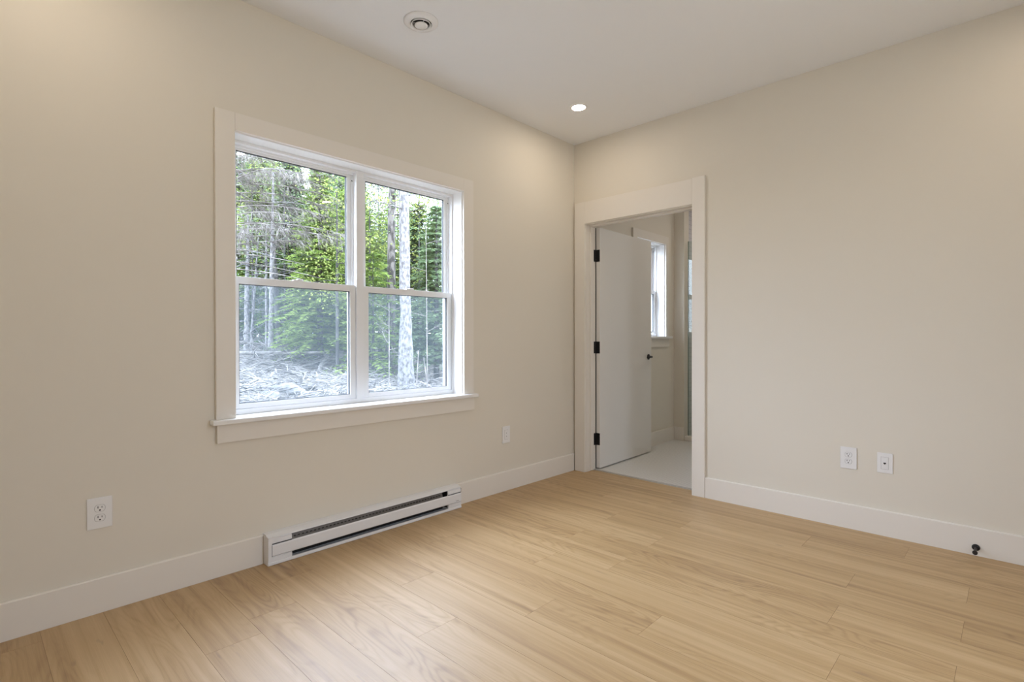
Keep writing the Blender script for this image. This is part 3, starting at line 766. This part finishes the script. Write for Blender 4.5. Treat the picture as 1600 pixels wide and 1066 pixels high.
# back rows closing the view
nmb = 0
for row, (D, step, kinds) in enumerate(((18.5, 34, ('dark', 'tall', 'pale')), (23., 30, ('dark', 'dark', 'tall')))):
    px = 330 + 11*row
    while px < 640:
        k = kinds[nmb % 3]; nmb += 1
        s = (.92 if px < 560 else .66)*(.9+.2*rng.random())
        conifer(k, px+rng.uniform(-8, 8), D+rng.uniform(-1, 1), s*(1.0 if row == 0 else 1.15), rng.random()*6,
                'dark conifer in the dense forest backdrop, behind the nearer firs and trunks', 'dark conifers of the forest backdrop')
        px += step
for px in (648, 684, 722, 770, 850, 920, 1000, 1080):
    conifer(('pale', 'pale', 'dark')[nmb % 3], px, 17+rng.uniform(-1.5, 2.5), .62+.12*rng.random(), rng.random()*6,
            'short conifer under open sky at the right end of the forest edge', 'short conifers at the right forest edge'); nmb += 1
for px in (250, 290, 320):
    conifer('dark', px, 16+rng.uniform(-1.5, 2.5), .9, rng.random()*6, 'dark conifer left of the window view, hidden by the wall', 'conifers hidden left of the window'); nmb += 1

# bare or thin trunks
def trunk_bm(pts, rads, branches=(), n=14, seed=0):
    bm = bmesh.new(); rng = random.Random(seed)
    P = [Vector(p) for p in pts]; Q, Rr = [], []
    for a, b, ra, rb in zip(P, P[1:], rads, rads[1:]):
        for k in range(6):
            t = k/6; Q.append(a.lerp(b, t) + Vector((rng.uniform(-1, 1), rng.uniform(-1, 1), 0))*ra*.08); Rr.append((ra*(1-t)+rb*t)*(1+rng.uniform(-.05, .05)))
    Q.append(P[-1]); Rr.append(rads[-1]); tube(bm, Q, Rr, n)
    return bm
def branch_bm(bm, p, d, L, r, rng, depth=2, n=5, droop=.0):
    pts = [Vector(p)]; dd = Vector(d).normalized(); k = 5
    for i in range(k):
        dd = (dd + Vector((rng.uniform(-.14, .14), rng.uniform(-.14, .14), rng.uniform(-.12, .12)-droop))).normalized(); pts.append(pts[-1] + dd*L/k)
    tube(bm, pts, [r*(1-.8*i/k) for i in range(k+1)], n)
    if depth:
        for i in range(1, k+1):
            for _ in range(2):
                t = (dd + Vector((rng.uniform(-.9, .9), rng.uniform(-.9, .9), rng.uniform(-.5, .5)))).normalized()
                branch_bm(bm, pts[i], t, L*.42*rng.uniform(.6, 1.1), r*.45, rng, depth-1, 3, droop)
def pole(px, D, r, Ht, label, mat, lean=(0, 0), flare=1.3, branches=0, bl=.8, seed=1, leaves=None, bz=(.3, .95), cat='tree', nm='forest_trunk', group=None, droop=.02, depth=1):
    x, y = spot(px, D); root = tag(empty(nm, (x, y, gz(x, y)-.03)), label, cat, group); rng = random.Random(seed)
    bm = trunk_bm([(0, 0, -.1), (lean[0]*.04, lean[1]*.04, Ht*.04), (lean[0]*.15, lean[1]*.15, Ht*.15), (lean[0]*.5, lean[1]*.5, Ht*.5), (lean[0], lean[1], Ht)], [r*flare*1.15, r*flare*.92, r*1.02, r*.85, r*.35], seed=seed)
    link('trunk', bm, mat, root, smooth=True)
    if branches:
        bm = bmesh.new(); tips = []
        for i in range(branches):
            f = bz[0]+(bz[1]-bz[0])*(i+rng.random())/branches; th = rng.random()*2*PI
            p = Vector((lean[0]*f, lean[1]*f, Ht*f)); d = Vector((math.cos(th), math.sin(th), rng.uniform(-.15, .5)))
            branch_bm(bm, p, d, bl*rng.uniform(.6, 1.2), r*.16+.003, rng, depth, 5, droop); tips.append((p, d))
            if branches <= 8: link('branch', bm, mat, root); bm = bmesh.new()      # few limbs: one object each
        if branches > 8: link('branches', bm, mat, root)
        else: bm.free()
        if leaves:
            bm = bmesh.new()
            for p, d in tips:
                for _ in range(leaves[1]):
                    c = p + d.normalized()*rng.uniform(.2, 1.1)*bl + Vector((rng.gauss(0, .22), rng.gauss(0, .22), rng.gauss(0, .16)))
                    dv = Vector((rng.uniform(-1, 1), rng.uniform(-1, 1), rng.uniform(-.8, .3))).normalized()
                    card(bm, c, dv, Vector((rng.uniform(-.6, .6), rng.uniform(-.6, .6), 1)).normalized(), leaves[2]*rng.uniform(.7, 1.3), leaves[2]*.33)
            link('foliage', bm, leaves[0], root)
    return root
pole(635, 9.0, .092, 8.5, 'thick pale mottled trunk with a flared foot, right pane', M_BARK_W, (-.05, .10), 1.55, 20, 1.2, 3, (M_LEAF_Y, 60, .06), (.36, .75), depth=1)
pole(609, 11.0, .088, 8.6, 'dark blotched trunk just left of the thick pale trunk', M_BARK_M, (.12, -.05), 1.2, 18, 1.2, 4, (M_FIR_P, 60, .07), (.36, .75))
pole(385, 12.8, .062, 3.4, 'thin pale trunk, left of the leaning pair, at the left pane edge', M_BARK_W, (.05, 0), 1.3, 16, 1.1, 5, None, (.12, .9))
pole(391, 13.1, .034, 3.1, 'slim leaning pale stem close beside the leftmost thin trunk', M_BARK_W, (.25, .1), 1.1, 8, .8, 6, None, (.2, .9))
pole(416.5, 12.2, .034, 3.1, 'slimmest pale stem of the pair in the left lower pane', M_BARK_W, (.0, .0), 1.1, 12, 1.0, 7, None, (.15, .9))
pole(422.5, 11.8, .056, 4.3, 'straight pale trunk reaching from the brush into the left upper pane', M_BARK_W, (.10, .05), 1.3, 18, 1.3, 8, None, (.2, .9))
pole(438, 12.4, .080, 2.7, 'short broad grey trunk right of the straight pale trunk', M_BARK_G, (-.15, 0), 1.3, 14, .8, 9, None, (.2, .98))
pole(503, 14.0, .045, 2.9, 'thin shaded trunk in front of dark firs, right part of the left lower pane', M_BARK_G, (0, 0), 1.2, 10, .7, 10, None, (.2, .9))
# dead fir with pale drooping twigs, upper left pane
def dead_fir():
    x, y = spot(361, 8.6); root = tag(empty('dead_fir', (x, y, gz(x, y)-.03)), 'dead fir with pale feathery drooping twigs, upper left of the window', 'tree'); rng = random.Random(21)
    bm = trunk_bm([(0, 0, -.1), (0, 0, .5), (0, 0, 4), (0, 0, 7.2)], [.075, .06, .045, .01], seed=2); link('trunk', bm, M_TWIG, root, smooth=True)
    bm = bmesh.new()
    for i in range(70):
        z = 1.75 + 4.3*i/70; th = rng.random()*2*PI
        if i % 2 == 0: th = math.atan2(Rv.y, Rv.x) + rng.uniform(-.7, .5)
        L = (1.5 if z > 2.2 else 1.1)*rng.uniform(.7, 1.15)*(1.15-.09*max(0, z-3))
        dd = Vector((math.cos(th), math.sin(th), .15 if z > 2 else -.05)); pts = [Vector((0, 0, z))]; k = 9
        for j in range(k):
            dd = (dd + Vector((rng.uniform(-.06, .06), rng.uniform(-.06, .06), -.050 if z > 2.3 else -.02))).normalized(); pts.append(pts[-1]+dd*L/k)
        tube(bm, pts, [.010*(1-.8*j/k)+.0015 for j in range(k+1)], 4)
        if z > 2.1:
            for j in range(1, k+1):
                for _ in range(9):
                    t = (dd*.8 + Vector((rng.uniform(-.8, .8), rng.uniform(-.8, .8), rng.uniform(-.75, .15)))).normalized(); q = pts[j]; Lt = .30*rng.uniform(.5, 1.2)
                    p1 = q + t*Lt*.5; p2 = p1 + (t + Vector((0, 0, -.35))).normalized()*Lt*.5
                    tube(bm, [q, p1, p2], [.0030, .0022, .0010], 3)
                    for _ in range(3):
                        t2 = (t + Vector((rng.uniform(-.9, .9), rng.uniform(-.9, .9), rng.uniform(-.7, .3)))).normalized()
                        tube(bm, [p1, p1+t2*.12], [.0018, .0009], 3)
    link('branches', bm, M_TWIG, root)
dead_fir()
# leafy saplings
pole(578, 12.5, .03, 3.9, 'leafy yellow-green young tree left of the dark blotched trunk', M_BARK_G, (0, 0), 1.1, 26, .75, 12, (M_LEAF_Y, 90, .06), (.25, 1.0), nm='leafy_sapling')
pole(527, 10.3, .03, 3.7, 'leafy yellow-green young tree in the lower right of the left upper pane', M_BARK_G, (0, 0), 1.1, 24, .7, 13, (M_LEAF_Y, 80, .055), (.35, 1.0), nm='leafy_sapling')
pole(608, 8.6, .009, 1.45, 'bare forked pale sapling left of the thick pale trunk', M_TWIG, (0, 0), 1.2, 7, .45, 14, None, (.3, 1.), nm='bare_sapling', droop=-.05)
pole(667.5, 8.9, .0085, 2.9, 'tall bare whip-thin sapling right of the thick pale trunk', M_TWIG, (-.02, 0), 1.2, 6, .4, 15, None, (.25, .9), nm='bare_sapling')
pole(670, 8.3, .014, .62, 'short leaning cut stake at the foot of the tall bare sapling', M_TWIG, (-.10, .0), 1.2, 0, nm='stake', cat='stick')
pole(650, 8.7, .012, .7, 'short crooked bare shrub at the right foot of the thick pale trunk', M_TWIG, (.05, .0), 1.2, 8, .40, 17, None, (.2, 1.), nm='bare_shrub', cat='shrub', depth=1)

for k_, (px_, D_, h_) in enumerate(((572, 14.5, 6.2), (592, 16., 6.6), (622, 15., 6.4), (655, 13.5, 5.9), (684, 14.5, 6.0), (470, 15., 6.8), (545, 15.5, 6.6), (395, 13.5, 6.2), (445, 13.2, 6.0))):
    pole(px_, D_, .022, h_, 'airy pale-leaved tree in the upper window view, ' + ('behind the mullion', 'left of the blotched trunk', 'between the two large trunks', 'right of the thick pale trunk', 'at the right edge of the glass', 'behind the bright fir, to its left', 'behind the bright fir, to its right', 'behind the dead fir near the left edge', 'behind the tips of the dead fir')[k_],
         M_BARK_G, (0, 0), 1.1, 40, 1.0, 40+k_, ((M_FIR_P, M_LEAF_Y)[k_ % 2], (90 if px_ < 560 else 150), .065), (.28, 1.0), nm='leafy_tree')
# brush: cut slash and sticks over the cleared ground
bm = bmesh.new(); rng = random.Random(33)
for i in range(2600):
    D = 4.4 + 8.6*rng.random()**.9; px = rng.uniform(330, 720)
    if D > 11.5 and px > 520: continue
    x, y = spot(px, D); z = gz(x, y)
    if y < 1.2: continue
    pile = math.exp(-((D-11.2)/1.0)**2)*(1 if px < 470 else .35)
    L = rng.uniform(.08, .55)*(1+.8*pile); th = rng.random()*PI*2; d = Vector((math.cos(th), math.sin(th), rng.uniform(-.1, .35+.4*pile))).normalized()
    p = Vector((x, y, z+.01+.30*pile*rng.random())); m1 = p + d*L*.5 + Vector((rng.uniform(-.04, .04), rng.uniform(-.04, .04), rng.uniform(-.01, .05)))
    r0 = rng.choice((.003, .004, .005, .008, .012)); tube(bm, [p, m1, p+d*L], [r0, r0*.8, r0*.4], 4)
    if rng.random() < .5: 
        t = (d + Vector((rng.uniform(-.8, .8), rng.uniform(-.8, .8), rng.uniform(0, .5)))).normalized(); tube(bm, [m1, m1+t*L*.4], [r0*.6, r0*.3], 3)
for i in range(1500):      # wood chips
    D = 4.2 + 7*rng.random(); px = rng.uniform(330, 720); x, y = spot(px, D)
    if y < 1.2: continue
    z = gz(x, y)+.012; d = Vector((rng.uniform(-1, 1), rng.uniform(-1, 1), rng.uniform(-.2, .3))).normalized()
    card(bm, Vector((x, y, z)), d, Vector((rng.uniform(-.4, .4), rng.uniform(-.4, .4), 1)), rng.uniform(.05, .14), rng.uniform(.015, .04))
o = link('brush_debris', bm, M_SLASH); tag(o, 'bleached cut twigs, sticks and wood chips strewn over the cleared ground outside', 'brush', kind='stuff')
# a few larger logs and stones that can be told apart
def log(px, D, L, r, th, label, dz=.06, tilt=.0):
    x, y = spot(px, D); o = tag(empty('fallen_log', (x, y, gz(x, y)+dz), th), label, 'log')
    o.name = 'fallen_log'; bm = trunk_bm([(-L/2, 0, -tilt*L/2), (0, .03, 0), (L/2, 0, tilt*L/2)], [r, r*.95, r*.7], seed=int(px)); 
    ob = link('stem', bm, M_SLASH, o, smooth=True)
log(408, 10.6, 2.4, .035, -.55, 'long pale log lying across the brush at the foot of the thin trunks', .22)
log(392, 11.6, 2.0, .030, -.15, 'pale pole slanting down from the left edge on top of the brush', .38, -.12)
log(505, 10.8, .9, .045, .9, 'short pale broken log sticking up in the brush, right of the young fir', .12, .35)
def stone(px, D, s, label, sd):
    x, y = spot(px, D); bm = bmesh.new(); bmesh.ops.create_icosphere(bm, subdivisions=3, radius=1)
    for v in bm.verts:
        n_ = noise.noise(v.co*1.3+Vector((sd, 0, 0))); v.co *= (1+.35*n_); v.co.x *= s*1.3; v.co.y *= s; v.co.z *= s*.6
    o = link('stone', bm, M_ROCK, loc=(x, y, gz(x, y)+s*.12)); tag(o, label, 'stone')
stone(446, 7.2, .17, 'largest grey stone among the sticks, middle of the left lower pane', 3)
stone(420, 6.7, .09, 'small dark stone left of the largest grey stone', 9)
stone(463, 7.0, .11, 'middling round stone right of the largest grey stone', 17)
